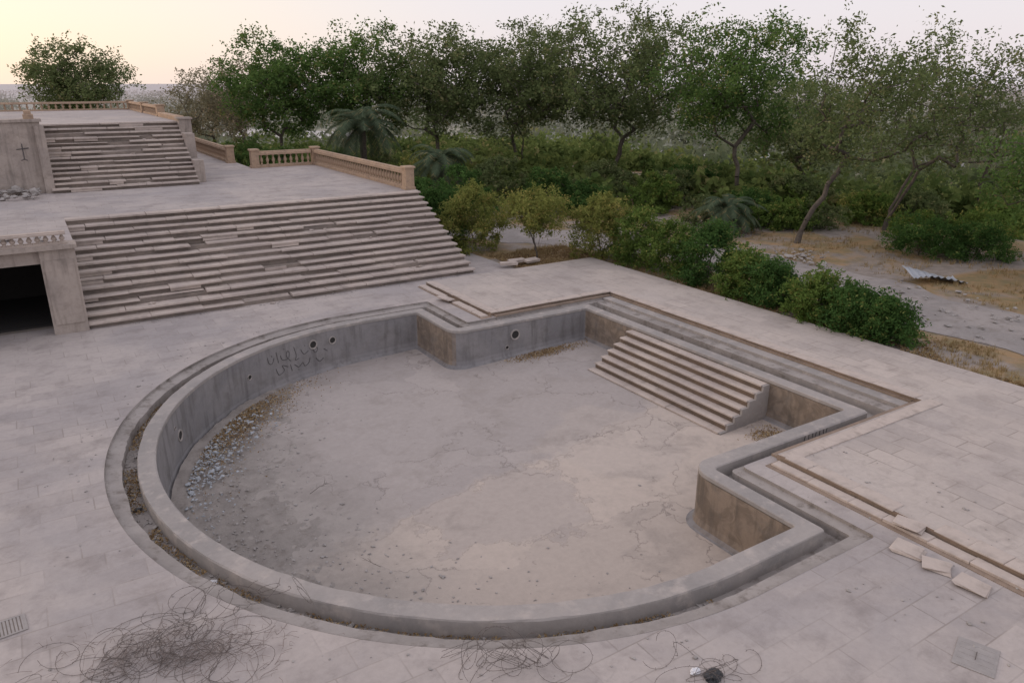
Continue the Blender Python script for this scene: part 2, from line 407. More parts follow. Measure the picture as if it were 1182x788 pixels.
strokes = [
 [(122.6,-.44),(122.4,-.58),(121.6,-.62),(121.0,-.50)], [(121.7,-.42),(121.5,-.45)], [(120.4,-.38),(120.0,-.66)],
 [(119.4,-.50),(119.0,-.62),(117.6,-.64),(117.2,-.50),(117.7,-.45),(117.9,-.58),(117.0,-.72)], [(118.5,-.36),(118.3,-.38)],
 [(116.0,-.40),(115.6,-.62),(115.9,-.74),(115.0,-.72)], [(114.4,-.52),(113.7,-.66),(112.6,-.60)], [(113.4,-.44),(113.3,-.46)], [(111.8,-.56),(111.0,-.70),(110.4,-.62),(110.9,-.54)],
 [(120.8,-.78),(120.2,-.96),(118.8,-.90),(119.2,-.76),(117.8,-.84)], [(117.2,-.80),(116.9,-.98)], [(116.2,-.84),(115.2,-.94),(114.2,-.86),(113.8,-.96),(112.8,-.92),(112.4,-.80)],
 [(115.4,-1.0),(115.2,-1.01)], [(111.0,-.84),(110.2,-.96),(109.2,-.90)], [(109.0,-.66),(108.2,-.74)]]
for s_ in strokes:
    g.tube([wallp(*q) for q in catmull(s_)], .010, 4)
pfin(g.obj('graffiti', M_paint, label='dark Arabic-style painted scrawl'))
for k in range(7):
    g = MB(); xx = 12.9+k*.12
    g.tube([(xx, 8.84, -.05), (xx+.02*(k % 3-1), 8.84, -.16)], .01, 4)
    pfin(g.obj('painted_mark', M_paint))

# ------------------------------------------------------------ pavements
outer = [(-40, -12), (19.15, -12), (19.15, 24.15), (15.7, 24.25), (15.6, 29.5), (13.9, 29.5), (13.9, 25.6), (-40, 25.6)]
hole = list(O_deck)
allp = outer+hole
tr = tessellate_polygon([[Vector((x, y, 0)) for x, y in outer], [Vector((x, y, 0)) for x, y in hole]])
F = []
for t in tr:
    a, b_, c = [Vector(allp[i]) for i in t]
    F.append(tuple(t) if (b_-a).cross(c-a) > 0 else (t[0], t[2], t[1]))
mk('pavement', [(x, y, 0) for x, y in allp], F, M_deck, kind='structure', label='dusty pale stone paving around the pool')
RZ = .12
m = MB()
m.prism([(11.45, -12), (19.2, -12), (19.2, 24.2), (11.6, 24.2), (11.6, 19.62), (16.4, 19.62), (16.4, 8.4), (11.45, 8.4)], -.05, RZ, 0)
o = m.obj('raised_pavement', [M_deck2, M_brown], kind='structure', label='slightly raised cream stone paving with broken edge')
for p in o.data.polygons:
    if abs(p.normal.z) < .5: p.material_index = 1
rng = random.Random(11)
def course(x0, y0, x1, y1, w, z0, z1, miss, L=(.5, .9), jz=.006, ja=.014):
    d = Vector((x1-x0, y1-y0)); T = d.length; d.normalize(); n = Vector((-d.y, d.x)); s = 0
    ang = math.atan2(d.y, d.x)
    while s < T:
        l = min(rng.uniform(*L), T-s)
        if rng.random() > miss and l > .12:
            c = Vector((x0, y0))+d*(s+l/2)+n*(w/2)
            bs = MB(); hz = (z1-z0)/2
            bs.box(-l/2+.004, l/2-.004, -abs(w)/2, abs(w)/2, -hz, hz, jit=.012, rng=rng, ch=.008)
            o = bs.obj('edging_slab', M_tread, label='worn pale edging slab along the raised paving', cat='edging slab', group='edging slabs around the raised paving')
            o.location = (c.x, c.y, (z0+z1)/2+rng.uniform(-jz, jz)); o.rotation_euler = (0, 0, ang+rng.uniform(-ja, ja))
        s += l
course(16.7, 19.5, 16.7, 8.5, -.34, RZ-.01, RZ+.012, .0, L=(1.0, 1.6), ja=.003, jz=.002)
course(16.4, 19.56, 11.6, 19.56, -.3, RZ-.01, RZ+.014, .12, L=(.8, 1.3))
course(11.45, 8.33, 16.6, 8.33, -.30, RZ-.01, RZ+.014, .12, L=(.8, 1.3), ja=.006)
course(11.42, 8.2, 11.42, .5, .34, RZ-.01, RZ+.014, .12, ja=.008)
course(11.16, 8.3, 11.16, .5, .23, .0, .055, .15, ja=.008)
course(11.56, 24.1, 11.56, 19.7, .34, RZ-.01, RZ+.014, .08)
course(11.25, 24.1, 11.25, 19.6, .26, .0, .055, .1)
mb = MB()
mb.box(11.06, 11.43, .5, 8.35, -.01, .012); mb.box(11.2, 11.58, 19.5, 24.1, -.01, .012)
mb.box(11.5, 16.35, 8.36, 8.575, -.2, .045); mb.box(11.7, 16.35, 19.43, 19.61, -.2, .045)
mb.obj('bedding_mortar', M_brown, kind='structure', label='exposed brown bedding mortar beside edging')
mt = MB()
mt.box(15.96, 16.33, 8.6, 19.4, -.5, .0); mt.box(15.62, 15.96, 8.62, 19.38, -.5, -.10)
pfin(mt.obj('ledge', M_rim, label='stepped concrete ledge'))
mt = MB(); mt.box(16.31, 16.405, 8.6, 19.4, -.3, .05); pfin(mt.obj('mortar_edge', M_brown))
for i, (x, y, w, l, a, t) in enumerate([(10.72, 5.25, .34, .40, .25, .03), (10.68, 4.78, .34, .40, .5, .02), (10.66, 4.25, .36, .42, .2, .03), (11.2, 21.9, .3, .6, .3, .05), (11.3, 5.6, .32, .42, .15, .03)]):
    m = MB(); rr = random.Random(i+50)
    m.box(-w/2, w/2, -l/2, l/2, -.022, .022, rx=t, jit=.045, rng=rr, ch=.01)
    o = m.obj('stone_slab', M_tread, label='loose broken pale paving slab beside the raised edge', cat='paving slab', group='fallen paving slabs')
    o.location = (x, y, .035+(.07 if x > 11 else 0)); o.rotation_euler = (0, 0, a)

# ------------------------------------------------------------ staircases
def staircase(name, x0, x1, ya, yb, za, zb, n, seed, label):
    rng = random.Random(seed)
    st = MB(); tr_ = MB(); rise = (zb-za)/n; run = (yb-ya)/n
    for i in range(n):
        z = za+rise*(i+1)
        st.box(x0, x1, ya+run*i+.05, (yb+.3) if i == n-1 else ya+run*(i+1)+.052, za-.05, z-.062)
        x = x0-.03
        while x < x1:
            rel = (x-x0)/(x1-x0)
            wear = (.2 if rel < .6 else .11)*(1.25 if 1 < i < 10 else .7)
            L = rng.choice([rng.uniform(.5, 1.1), rng.uniform(.8, 1.8), rng.uniform(1.2, 2.6)]); xe = min(x1+.03, x+L)
            if x1-xe < .4: xe = x1+.03
            q = rng.random()
            off = (rng.choice([-.03, .04, -.04, .07]) if rng.random() < wear*2.2 else 0)+rng.uniform(-.012, .012)
            if q > wear*.5:
                calm = 1 if rng.random() < wear*2.5 else .25
                dz = rng.uniform(-.014, .006)*calm-(.03 if rng.random() < wear*.6 else 0)
                tr_.box(x+.004, xe-.004, ya+run*i-.07+off, ya+run*(i+1)+.06, z-.07, z+dz, rz=rng.uniform(-.008, .008)*calm, rx=rng.uniform(-.04, .015)*calm, ry=rng.uniform(-.008, .008)*calm, jit=.009, rng=rng, ch=.016)
            elif q > wear*.1:
                tr_.box(x+.03, xe-.06, ya+run*i+.09, ya+run*(i+1)+.06, z-.07, z-.014, rz=rng.uniform(-.03, .03), jit=.05, rng=rng, ch=.012)
                for _ in range(rng.randint(0, 2)):
                    xx = rng.uniform(x, xe); w_ = rng.uniform(.06, .2)
                    tr_.box(xx, xx+w_, ya+run*i-.20, ya+run*i-.08, z-rise+.0, z-rise+.04, rz=rng.uniform(-1.2, 1.2), rx=rng.uniform(-.3, .3), jit=.03, rng=rng, ch=.012)
            if rng.random() < wear*.6:
                w_ = min(xe-x-.05, rng.uniform(.4, 1.2))
                tr_.box(x+.02, x+.02+w_, ya+run*i-.05, ya+run*i-.005, z-rise+.01, z-.075, rx=rng.uniform(-.2, .1), jit=.01, rng=rng)
            x = xe
    e = empty(name, ((x0+x1)/2, (ya+yb)/2, za), label=label, cat='staircase')
    for o in (st.obj('step_core', M_riser, e), tr_.obj('tread', M_tread, e)):
        o.location = -e.location
    return e
staircase('staircase', .8, 14.0, 24.9, 29.9, 0, 2.6, 14, 3, 'wide crumbling flight of pale marble steps above the pool terrace')
staircase('staircase', .8, 6.55, 36.9, 41.0, 2.6, 5.2, 14, 4, 'smaller broken flight of steps up to the highest terrace')

# ------------------------------------------------------------ terraces
m = MB()
m.box(-40, -4, 25.2, 43.2, 2.3, 2.6); m.box(-4, .8, 25.2, 43.2, 2.3, 2.6); m.box(.8, 14.1, 29.9+.0, 43.2, 2.3, 2.598); m.box(-40, 10.3, 43.2, 67, 2.3, 2.6)
m.obj('terrace_pavement', M_deck, kind='structure', label='pale stone floor of the middle terrace')
m = MB()
m.box(-40, .8, 38.3, 60, 5.0, 5.198); m.box(.8, 7.1, 40.95, 60, 5.0, 5.2)
m.obj('terrace_pavement', M_deck, kind='structure', label='pale stone floor of the highest terrace')
m = MB()
m.box(-.12, .78, 24.78, 25.3, -.05, 2.5)
m.box(-4, -.121, 24.9, 25.3, 2.1, 2.5)
m.box(-40, -4.001, 24.9, 25.3, -.05, 2.5)
m.box(-40, .84, 24.66, 25.35, 2.502, 2.62)
m.box(-.04, .70, 24.74, 24.79, .3, 2.2)
w1 = m.obj('retaining_wall', M_wall, label='cream stone retaining wall with a dark wide doorway', cat='wall')
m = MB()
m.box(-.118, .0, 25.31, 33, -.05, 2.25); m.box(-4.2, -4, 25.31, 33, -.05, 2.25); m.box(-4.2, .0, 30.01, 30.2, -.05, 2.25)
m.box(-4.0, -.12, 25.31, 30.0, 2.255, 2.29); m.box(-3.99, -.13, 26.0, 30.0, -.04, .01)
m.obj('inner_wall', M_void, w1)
m = MB(); m.box(13.7, 14.08, 29.91, 43.1, -1, 2.29); m.box(10.3, 14.08, 42.8, 43.19, -1, 2.285); m.box(9.9, 10.28, 43.21, 66.9, -1, 2.29)
m.obj('retaining_wall', M_wall, label='plain stone side wall under the middle terrace', cat='wall')
m = MB()
m.box(-40, .78, 37.3, 38.29, 2.55, 5.45); m.box(-40, .86, 37.22, 38.34, 5.452, 5.56)
m.box(.55, .9, 37.1, 37.6, 2.55, 5.3)
w2 = m.obj('retaining_wall', M_wall, label='stone wall with a painted black cross beside the upper steps', cat='wall')
g = MB(); X = .02
g.tube([(X, 37.285, 4.62), (X, 37.285, 4.0)], .018, 4); g.tube([(X-.22, 37.285, 4.40), (X+.22, 37.285, 4.44)], .017, 4)
g.tube([(X-.12, 37.285, 3.96), (X, 37.285, 4.01), (X+.10, 37.285, 3.95)], .013, 4)
g.obj('graffiti', M_paint, w2, label='black painted cross')
m = MB()
m.box(6.56, 7.12, 40.2, 40.94, 2.55, 5.3); m.box(6.75, 7.12, 40.96, 60, 2.55, 4.99)
m.box(6.56, 6.98, 39.0, 40.19, 2.55, 4.7); m.box(6.56, 6.98, 37.6, 38.99, 2.55, 3.6)
m.box(6.50, 7.18, 40.14, 40.99, 5.302, 5.38)
m.obj('retaining_wall', M_wall, label='stone wall and pier closing the upper steps', cat='wall')
m = MB(); m.box(.25, .62, 37.5, 37.9, 5.56, 5.75, ch=.02); m.box(.3, .56, 37.55, 37.85, 5.75, 5.9, ch=.03)
m.obj('pier', M_terra, label='broken stone pier stub on top of the wall', cat='pier')

# ------------------------------------------------------------ balustrades
PROF = [(.075,0),(.075,.05),(.045,.07),(.05,.1),(.085,.2),(.09,.27),(.06,.38),(.04,.46),(.045,.5),(.075,.52),(.075,.56)]
def bmesh_lathe(h, mat):
    m = MB(); k = h/.56; m.lathe([(r*(.7+.3*k), z*k) for r, z in PROF], 10)
    o = m.obj('baluster', mat, smooth=True); COL.objects.unlink(o); return o.data
def balustrade(segs, z, h, mat, label, sp=.32, posts=(), broken=0, seed=1):
    rng = random.Random(seed)
    e = empty('balustrade', (segs[0][0], segs[0][1], z), label=label, cat='balustrade')
    k = h/.86
    bm = bmesh_lathe(.52*k, mat)
    pl = MB(); rl = MB(); cnt = 0
    for (xa, ya, xb, yb) in segs:
        d = Vector((xb-xa, yb-ya)); T = d.length; d.normalize(); ang = math.atan2(d.y, d.x); c = Vector((xa+xb, ya+yb))/2
        pl.box(c.x-T/2, c.x+T/2, c.y-.15, c.y+.15, z, z+.14*k, rz=ang, ch=.01)
        rl.box(c.x-T/2, c.x+T/2, c.y-.16, c.y+.16, z+.661*k, z+.80*k, rz=ang, ch=.03)
        rl.box(c.x-T/2, c.x+T/2, c.y-.11, c.y+.11, z+.8*k, z+.86*k, rz=ang, ch=.03)
        n = int(T/sp)
        for i in range(n):
            if rng.random() < broken: continue
            p = Vector((xa, ya))+d*((i+.5)*T/n)
            if cnt >= 100: break
            o = bpy.data.objects.new('baluster', bm); COL.objects.link(o); o.parent = e
            o.location = (p.x-e.location.x, p.y-e.location.y, .14*k); cnt += 1
    pl.obj('plinth', mat, e).location = -e.location
    rl.obj('rail', mat, e).location = -e.location
    for (x, y) in posts:
        m = MB(); m.box(-.2, .2, -.2, .2, 0, .9*k, ch=.0); m.box(-.25, .25, -.25, .25, .9*k, .99*k, ch=.03); m.box(-.24, .24, -.24, .24, 0, .12*k, ch=.02)
        o = m.obj('post', mat, e); o.location = (x-e.location.x, y-e.location.y, 0)
balustrade([(13.85, 30.5, 13.85, 42.4), (13.6, 42.6, 10.7, 42.6)], 2.6, .86, M_terra, 'ochre stone balustrade with turned balusters on the middle terrace', posts=[(13.85, 30.3), (13.85, 42.6), (10.5, 42.6)])
balustrade([(-7.8, 24.95, .62, 24.95)], 2.62, .36, M_pale, 'low worn pale balustrade along the retaining wall top', sp=.2, broken=.12, seed=2)
balustrade([(-16, 59.6, 6.6, 59.6), (6.8, 59.4, 6.8, 47)], 5.2, .55, M_terra, 'ochre balustrade around the highest terrace', sp=.4, posts=[(6.8, 59.6), (6.8, 47), (6.8, 53)], seed=3)
balustrade([(10.0, 46, 10.0, 62)], 2.6, .85, M_terra, 'ochre balustrade along the terrace rear edge', sp=.35, posts=[(10, 46), (10, 62)], seed=4)
m = MB(); m.box(6.6, 7.0, 41.2, 46.7, 5.2, 5.42, ch=.03)
m.obj('parapet', M_terra, label='low ochre parapet on the edge of the highest terrace', cat='parapet')

# ------------------------------------------------------------ terrain
def tz(x, y):
    ex = 34.5+.13*max(0, y)+2*mnoise.noise((x*.03, y*.05, 3))
    a = max((x-ex)/42, (y-70-6*mnoise.noise((x*.04, 1, y*.02)))/60)
    a = max(0, min(1, a)); s = a*a*(3-2*a)
    z = -.04-16*s
    if s > 0: z += min(1, s*4)*(1.2*mnoise.noise((x*.05, y*.05, 0)))*(1-s*.7)
    else:
        g = min(1, max(0, (x-20)/6))
        z += g*.12*mnoise.noise((x*.25, y*.25, 5))
    if -1.6 < x < 17.9 and 4.4 < y < 23.6: z = -3
    return z
def axis(lo, a, b, hi, st):
    L = list(np.arange(a, b+.01, st)); s = st; x = b
    while x < hi: s *= 1.13; x += s; L.append(x)
    s = st; x = a
    while x > lo: s *= 1.18; x -= s; L.insert(0, x)
    return L
xs = axis(-6000, -20, 90, 9000, 1.0); ys = axis(-400, -12, 100, 9000, 1.0)
V = [(x, y, tz(x, y)) for y in ys for x in xs]; nx = len(xs)
F = [(j*nx+i, j*nx+i+1, (j+1)*nx+i+1, (j+1)*nx+i) for j in range(len(ys)-1) for i in range(nx-1)]
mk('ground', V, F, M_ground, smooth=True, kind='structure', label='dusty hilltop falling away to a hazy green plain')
def path(pts, w, z, mat, name, lab):
    V = []; F = []
    P = [Vector(p) for p in pts]; Q = []
    for i in range(len(P)-1):
        for k in range(12): Q.append(P[i].lerp(P[i+1], k/12))
    Q.append(P[-1])
    nn = 7
    for i, q in enumerate(Q):
        d = (Q[min(i+1, len(Q)-1)]-Q[max(i-1, 0)]).normalized(); n = Vector((-d.y, d.x))
        for k in range(nn):
            t = (k/(nn-1)-.5)*w*(1+.4*mnoise.noise((q.x*.5, q.y*.5, k*.1)))
            x, y = q.x+n.x*t, q.y+n.y*t
            V.append((x, y, tz(x, y)+z+.03*(1-abs(k/(nn-1)-.5)*2.3)))
    for i in range(len(Q)-1):
        for k in range(nn-1):
            a = i*nn+k; F.append((a, a+1, a+nn+1, a+nn))
    return mk(name, V, F, mat, smooth=True, kind='structure', label=lab)
M_path = stone('stony_track', (.34,.305,.285), (.28,.255,.24), (.2,.17,.145), lo=.5, stain=.7, bump=.9)
path([(24.2, 2), (23.8, 8), (24.2, 13), (24.8, 18), (24.2, 23), (22.5, 27), (20, 30.5), (17, 33.5)], 4.0, .02, M_path, 'path', 'grey stony track beyond the shrubs')
rv = [(360, -60), (280, 60), (230, 115), (178, 190), (140, 260), (105, 350), (-30, 520), (-260, 760)]
RW = [8, 9, 11, 13, 16, 22, 34, 50]
V = []
for i, (x, y) in enumerate(rv):
    d = (Vector(rv[min(i+1, len(rv)-1)])-Vector(rv[max(i-1, 0)])).normalized(); w = RW[i]
    V += [(x-d.y*w, y+d.x*w, -15.2), (x+d.y*w, y-d.x*w, -15.2)]
F = [(2*i, 2*i+1, 2*i+3, 2*i+2) for i in range(len(rv)-1)]
mw, nt, b = new_mat('river_water')
b.inputs['Base Color'].default_value = (.28, .265, .26, 1); b.inputs['Roughness'].default_value = .3
b.inputs['Specular IOR Level'].default_value = .25
pos = N(nt, 'ShaderNodeNewGeometry').outputs['Position']
bp = N(nt, 'ShaderNodeBump', None, Strength=.3, Distance=.3, Height=noise(nt, pos, .3, 4)); nt.links.new(bp.outputs[0], b.inputs['Normal'])
mk('river', V, F, mw, kind='structure', label='pale river winding across the plain')
RV = [Vector(p) for p in rv]
def near_river(x, y):
    q = Vector((x, y)); best = 1e9
    for i in range(len(RV)-1):
        a, b_ = RV[i], RV[i+1]; t = max(0, min(1, (q-a).dot(b_-a)/(b_-a).length_squared)); dd = (q-(a+(b_-a)*t)).length-RW[i]
        best = min(best, dd)
    return best < 1

# ------------------------------------------------------------ vegetation
def leaf_mesh(name, C, size, asp, seed, mat, parent, up=.0, rnd=None, **kw):
    r = np.random.default_rng(seed); n = len(C)
    u = r.normal(size=(n, 3)); u[:, 2] = u[:, 2]*.8-up; u /= np.linalg.norm(u, axis=1)[:, None]
    w = r.normal(size=(n, 3))
    v = np.cross(u, w); v /= np.linalg.norm(v, axis=1)[:, None]+1e-9
    s = (size*r.uniform(.6, 1.3, n))[:, None]
    a = u*s*.5; b = v*s*.5*asp
    P = np.stack([C-a, C+b-a*.1, C+a, C-b-a*.1], axis=1).reshape(-1, 3)
    me = bpy.data.meshes.new(name)
    me.vertices.add(4*n); me.vertices.foreach_set('co', P.astype(np.float32).ravel())
    me.loops.add(4*n); me.loops.foreach_set('vertex_index', np.arange(4*n, dtype=np.int32))
    me.polygons.add(n); me.polygons.foreach_set('loop_start', np.arange(0, 4*n, 4, dtype=np.int32))
    me.polygons.foreach_set('loop_total', np.full(n, 4, dtype=np.int32))
    me.update(calc_edges=True)
    at = me.attributes.new('rnd', 'FLOAT', 'FACE')
    at.data.foreach_set('value', (r.random(n) if rnd is None else rnd).astype(np.float32))
    me.materials.append(mat)
    o = bpy.data.objects.new(name, me); COL.objects.link(o)
    if parent: o.parent = parent
    return tag(o, **kw)
def grow(targets, nodes, par, rng, step):
    tips = []
    for t in targets:
        bi = min(range(len(nodes)), key=lambda i: (nodes[i]-t).length+ (0.35*abs(t.z-nodes[i].z) if t.z < nodes[i].z else 0))
        p = nodes[bi]; d = t-p; L = d.length; k = max(1, int(L/step)); prev = bi
        side = Vector((rng.uniform(-1, 1), rng.uniform(-1, 1), rng.uniform(-.2, .8)))*L*.12
        for i in range(1, k+1):
            s = i/k
            q = p+d*s+side*math.sin(math.pi*s)+Vector((rng.uniform(-1, 1), rng.uniform(-1, 1), rng.uniform(-1, 1)))*step*.12
            nodes.append(q); par.append(prev); prev = len(nodes)-1
        tips.append(prev)
    return tips
def plant(name, loc, h, cw, th, seed, mat, label, cat='tree', lean=(0, 0), K=60, per=110, leaf=.24, asp=.5, sig=.6, rtrunk=.13, multi=1, group=None, flat=.65, off=(0, 0), lowskirt=0.0, partname='crown', lobes=.26, hollow=-.24):
    rng = random.Random(seed); r = np.random.default_rng(seed)
    x, y = loc; z0 = tz(x, y)
    e = empty(name, (x, y, z0), label=label, cat=cat, group=group)
    nodes = [Vector((0, 0, -.15))]; par = [-1]
    ht = Vector((lean[0], lean[1], th))
    for mi in range(multi):
        prev = 0; a = 2*math.pi*mi/max(1, multi)+rng.random()
        sp = Vector((math.cos(a), math.sin(a), 0))*(.28*th if multi > 1 else 0)
        ns = 6
        for i in range(1, ns+1):
            s = i/ns
            q = Vector((0, 0, 0))
            q.z = th*s; q.x = (ht.x+sp.x)*s**1.3+rng.uniform(-.03, .03)*th; q.y = (ht.y+sp.y)*s**1.3+rng.uniform(-.03, .03)*th
            nodes.append(q); par.append(prev); prev = len(nodes)-1
    zb = th*(1-lowskirt)
    cz = zb+(h-zb)*.5; rz = (h-zb)*.5; rx = cw/2
    cc = Vector((lean[0]*1.25+off[0], lean[1]*1.25+off[1], cz))
    T = []; sd = seed*1.7
    dome = partname == 'foliage' and lowskirt > .5
    while len(T) < K:
        if dome:
            t = rng.random()**.85; a = rng.uniform(0, 6.283)
            R0 = rx*math.sqrt(max(.05, 1-(max(0, t-.35)/.65)**2))*(.85+.15*min(1, t/.2))
            R0 *= 1+.35*mnoise.noise((math.cos(a)*1.3+sd, math.sin(a)*1.3, t*2))
            q = R0*rng.random()**.45
            p = Vector((q*math.cos(a), q*math.sin(a), max(.12, t*h*(.93+.15*mnoise.noise((math.cos(a)*q+sd, math.sin(a)*q, 3))))))
            T.append(p); continue
        d = Vector((rng.gauss(0, 1), rng.gauss(0, 1), rng.gauss(0, 1))).normalized()
        rad = rng.random()**.42
        lob = 1+lobes*mnoise.noise((d.x*1.6+sd, d.y*1.6, d.z*1.6))+.2*mnoise.noise((d.x*4+sd, d.y*4, d.z*4))
        if d.z < -.3: lob *= .9
        p = cc+Vector((d.x*rx, d.y*rx, d.z*rz))*rad*lob*.92
        if cat == 'tree' and mnoise.noise((p.x*.5+sd, p.y*.5, p.z*.75)) < hollow: continue
        if p.z < .2: continue
        T.append(p)
    T.sort(key=lambda t: (t-ht).length)
    tips = grow(T, nodes, par, rng, max(.35, h*.08))
    cnt = [0]*len(nodes)
    for t in tips:
        i = t
        while i >= 0: cnt[i] += 1; i = par[i]
    mb = MB(); tot = max(cnt)
    def rad(i): return max(rtrunk*.06, rtrunk*(cnt[i]/tot)**.5) if cnt[i] else rtrunk*.04
    for i in range(1, len(nodes)):
        p = par[i]
        r1 = rad(i); r0 = min(rad(p), r1*1.35) if p > 0 else r1*1.5
        mb.tube([nodes[p], nodes[i]], [r0, r1], 6 if r1 > rtrunk*.3 else 4)
    mb.obj('trunk' if cat == 'tree' else 'stem', M_bark, e, smooth=True)
    C = []; RN = []
    for p in T:
        m_ = int(per*rng.uniform(.35, 1.5)); s = sig*rng.uniform(.6, 1.3)
        sub = r.normal(size=(m_, 3))
        nsp = max(2, m_//16); cen = r.normal(size=(nsp, 3))*s*np.array([1, 1, flat])
        idx = r.integers(0, nsp, m_)
        C.append(np.array(p)[None, :]+cen[idx]+sub*s*.34)
        RN.append(np.clip(r.normal(rng.uniform(.2, .8), .22, m_), 0, 1))
    C = np.concatenate(C); RN = np.concatenate(RN)
    k = C[:, 2] > .05
    leaf_mesh(partname, C[k], leaf, asp, seed, mat, e, rnd=RN[k])
    return e
GT = 'trees along the hill edge'
TL = 'broad airy tree with fine foliage on the hill edge'
def T(R, F, h, cw, th, seed, mat, label=TL, **kw):
    plant('tree', W(R, F), h, cw, th, seed, mat, label, group=GT, **kw)
LS = .15
plant('tree', (29.4, 22.0), 9.3, 8.4, 3.2, 1, L_olive, 'leaning tree with a forked trunk and sparse olive foliage', lean=(1.3, -.8), off=(.6, -.4), K=170, per=92, rtrunk=.115, sig=.55, leaf=.165, group=GT, lowskirt=.1)
plant('tree', (35.8, 21.8), 9.3, 8.6, 3.0, 2, L_olive, 'thin many-branched tree with sparse olive leaves', lean=(1.2, -.8), off=(.6, -.4), K=170, per=75, rtrunk=.10, sig=.52, leaf=.16, multi=2, group=GT, lowskirt=.1)
plant('tree', (36, 31.5), 11.0, 10.0, 3.4, 3, L_green, TL, lean=(-.2, .3), K=180, per=135, rtrunk=.13, leaf=.2, group=GT, lowskirt=.15)
plant('tree', (35, 42), 11.9, 14.0, 3.3, 4, L_olive, 'widest tree in the row with spreading limbs and olive foliage', K=260, per=130, rtrunk=.16, leaf=.225, multi=3, group=GT, lowskirt=LS)
plant('tree', (30.7, 47.5), 11.2, 11.6, 3.1, 5, L_olive, TL, K=200, per=135, rtrunk=.14, leaf=.225, multi=2, group=GT, lowskirt=LS)
T(-5.5, 57, 10.9, 10.2, 2.8, 6, L_olive, K=170, per=140, leaf=.235, lowskirt=LS)
T(-11.1, 58, 11.5, 8.8, 2.9, 7, L_green, K=160, per=150, leaf=.235, lowskirt=LS)
T(-17.2, 58, 10.6, 8.6, 3.2, 8, L_green, K=150, per=145, leaf=.235, lowskirt=LS)
T(-29, 76, 9.8, 9.0, 2.8, 9, L_grey, 'thin greyish tree with few dry leaves', K=130, per=80, leaf=.22, lowskirt=LS)
T(-24.8, 72, 9.4, 8, 2.5, 10, L_grey, 'thin greyish tree with few dry leaves', K=120, per=90, leaf=.22, lowskirt=LS)
T(-34.5, 80, 8.8, 8.5, 2.5, 22, L_grey, 'thin greyish tree with few dry leaves', K=110, per=75, leaf=.22, lowskirt=LS)
T(-34.0, 62, 10.4, 8.0, 4.4, 11, L_olive, 'rounded dusty olive tree behind the highest terrace', K=140, per=150, leaf=.22, lobes=.15, lowskirt=.1)
plant('tree', (31.5, 12.4), 6.2, 6.8, 1.8, 12, L_green, 'low dense tree at the edge of the slope', K=130, per=130, leaf=.14, sig=.45, group=GT, lowskirt=.2)
T(27.0, 44, 9.8, 6.5, 3.2, 13, L_grey, 'nearly bare tree with fine twigs', K=170, per=18, rtrunk=.12, leaf=.17)
T(20.5, 54, 9.2, 9.5, 2.5, 14, L_olive, K=130, per=110, leaf=.23, lowskirt=LS)

SG = 'shrubs along the paving edge'
def B(x, y, h, w, seed, mat, label, per=170, K=70, leaf=.11, **kw):
    plant('shrub', (x, y), h, w, .3*h, seed, mat, label, cat='shrub', K=K, per=per, leaf=leaf, sig=.2, rtrunk=.035, multi=5, group=SG, lowskirt=.9, asp=.42, partname='foliage', lobes=.3, **kw)
OL = 'dense dark green oleander shrub at the paving edge'
YL = 'rounded yellow-green shrub beside the paving'
BL = 'rounded mid-green shrub at the paving edge'
B(16.3, 28.9, 2.7, 3.2, 31, L_yel, YL, per=230, K=90)
B(15.6, 30.9, 2.6, 3.2, 32, L_dark, OL, per=220, K=85)
plant('shrub', (17.5, 25.7), 2.9, 2.9, .9, 33, L_yel, 'small olive-yellow tree-like shrub with bare stems', cat='shrub', K=80, per=170, leaf=.11, sig=.25, rtrunk=.04, multi=5, group=SG, asp=.42, partname='foliage')
B(20.0, 24.5, 2.6, 2.7, 34, L_yel, YL, per=220, K=85)
B(20.4, 22.5, 2.2, 2.4, 35, L_bright, BL, per=200, K=75)
B(20.5, 20.8, 2.0, 2.2, 36, L_bright, BL)
B(20.5, 19.0, 2.2, 2.4, 37, L_dark, OL, per=200, K=75)
B(20.3, 17.0, 1.55, 1.7, 38, L_bright, BL)
B(20.1, 15.7, 1.5, 1.7, 39, L_dark, OL)
B(20.0, 13.9, 1.5, 1.7, 40, L_bright, BL)
B(19.9, 12.6, 1.35, 1.6, 41, L_dark, OL)
B(19.9, 11.5, 1.1, 1.4, 42, L_dark, 'low loose dark green shrub')
B(31.8, 17.6, 1.7, 3.0, 43, L_dark, 'low green shrub under the trees')
B(33.2, 15.9, 1.4, 2.6, 44, L_dark, 'low dark shrub under the trees')
for i, (x, y, h, w, mt_) in enumerate([(31.5, 25.5, 1.2, 2.4, L_bright), (33.5, 24.0, 1.4, 2.8, L_olive), (29.5, 27.8, 1.3, 2.6, L_olive), (34.8, 19.5, 1.3, 2.6, L_bright), (36.5, 17.5, 1.5, 3.0, L_bright), (37.5, 24, 1.5, 3.2, L_yel), (33.5, 28, 1.4, 3.0, L_bright), (36.2, 13.5, 1.5, 3.0, L_bright), (34.6, 10.4, 1.5, 3.0, L_yel), (37, 28, 1.5, 3.2, L_bright)]):
    B(x, y, h, w, 120+i, mt_, 'low scrubby bush at the brow of the slope', per=110, K=50, leaf=.14)
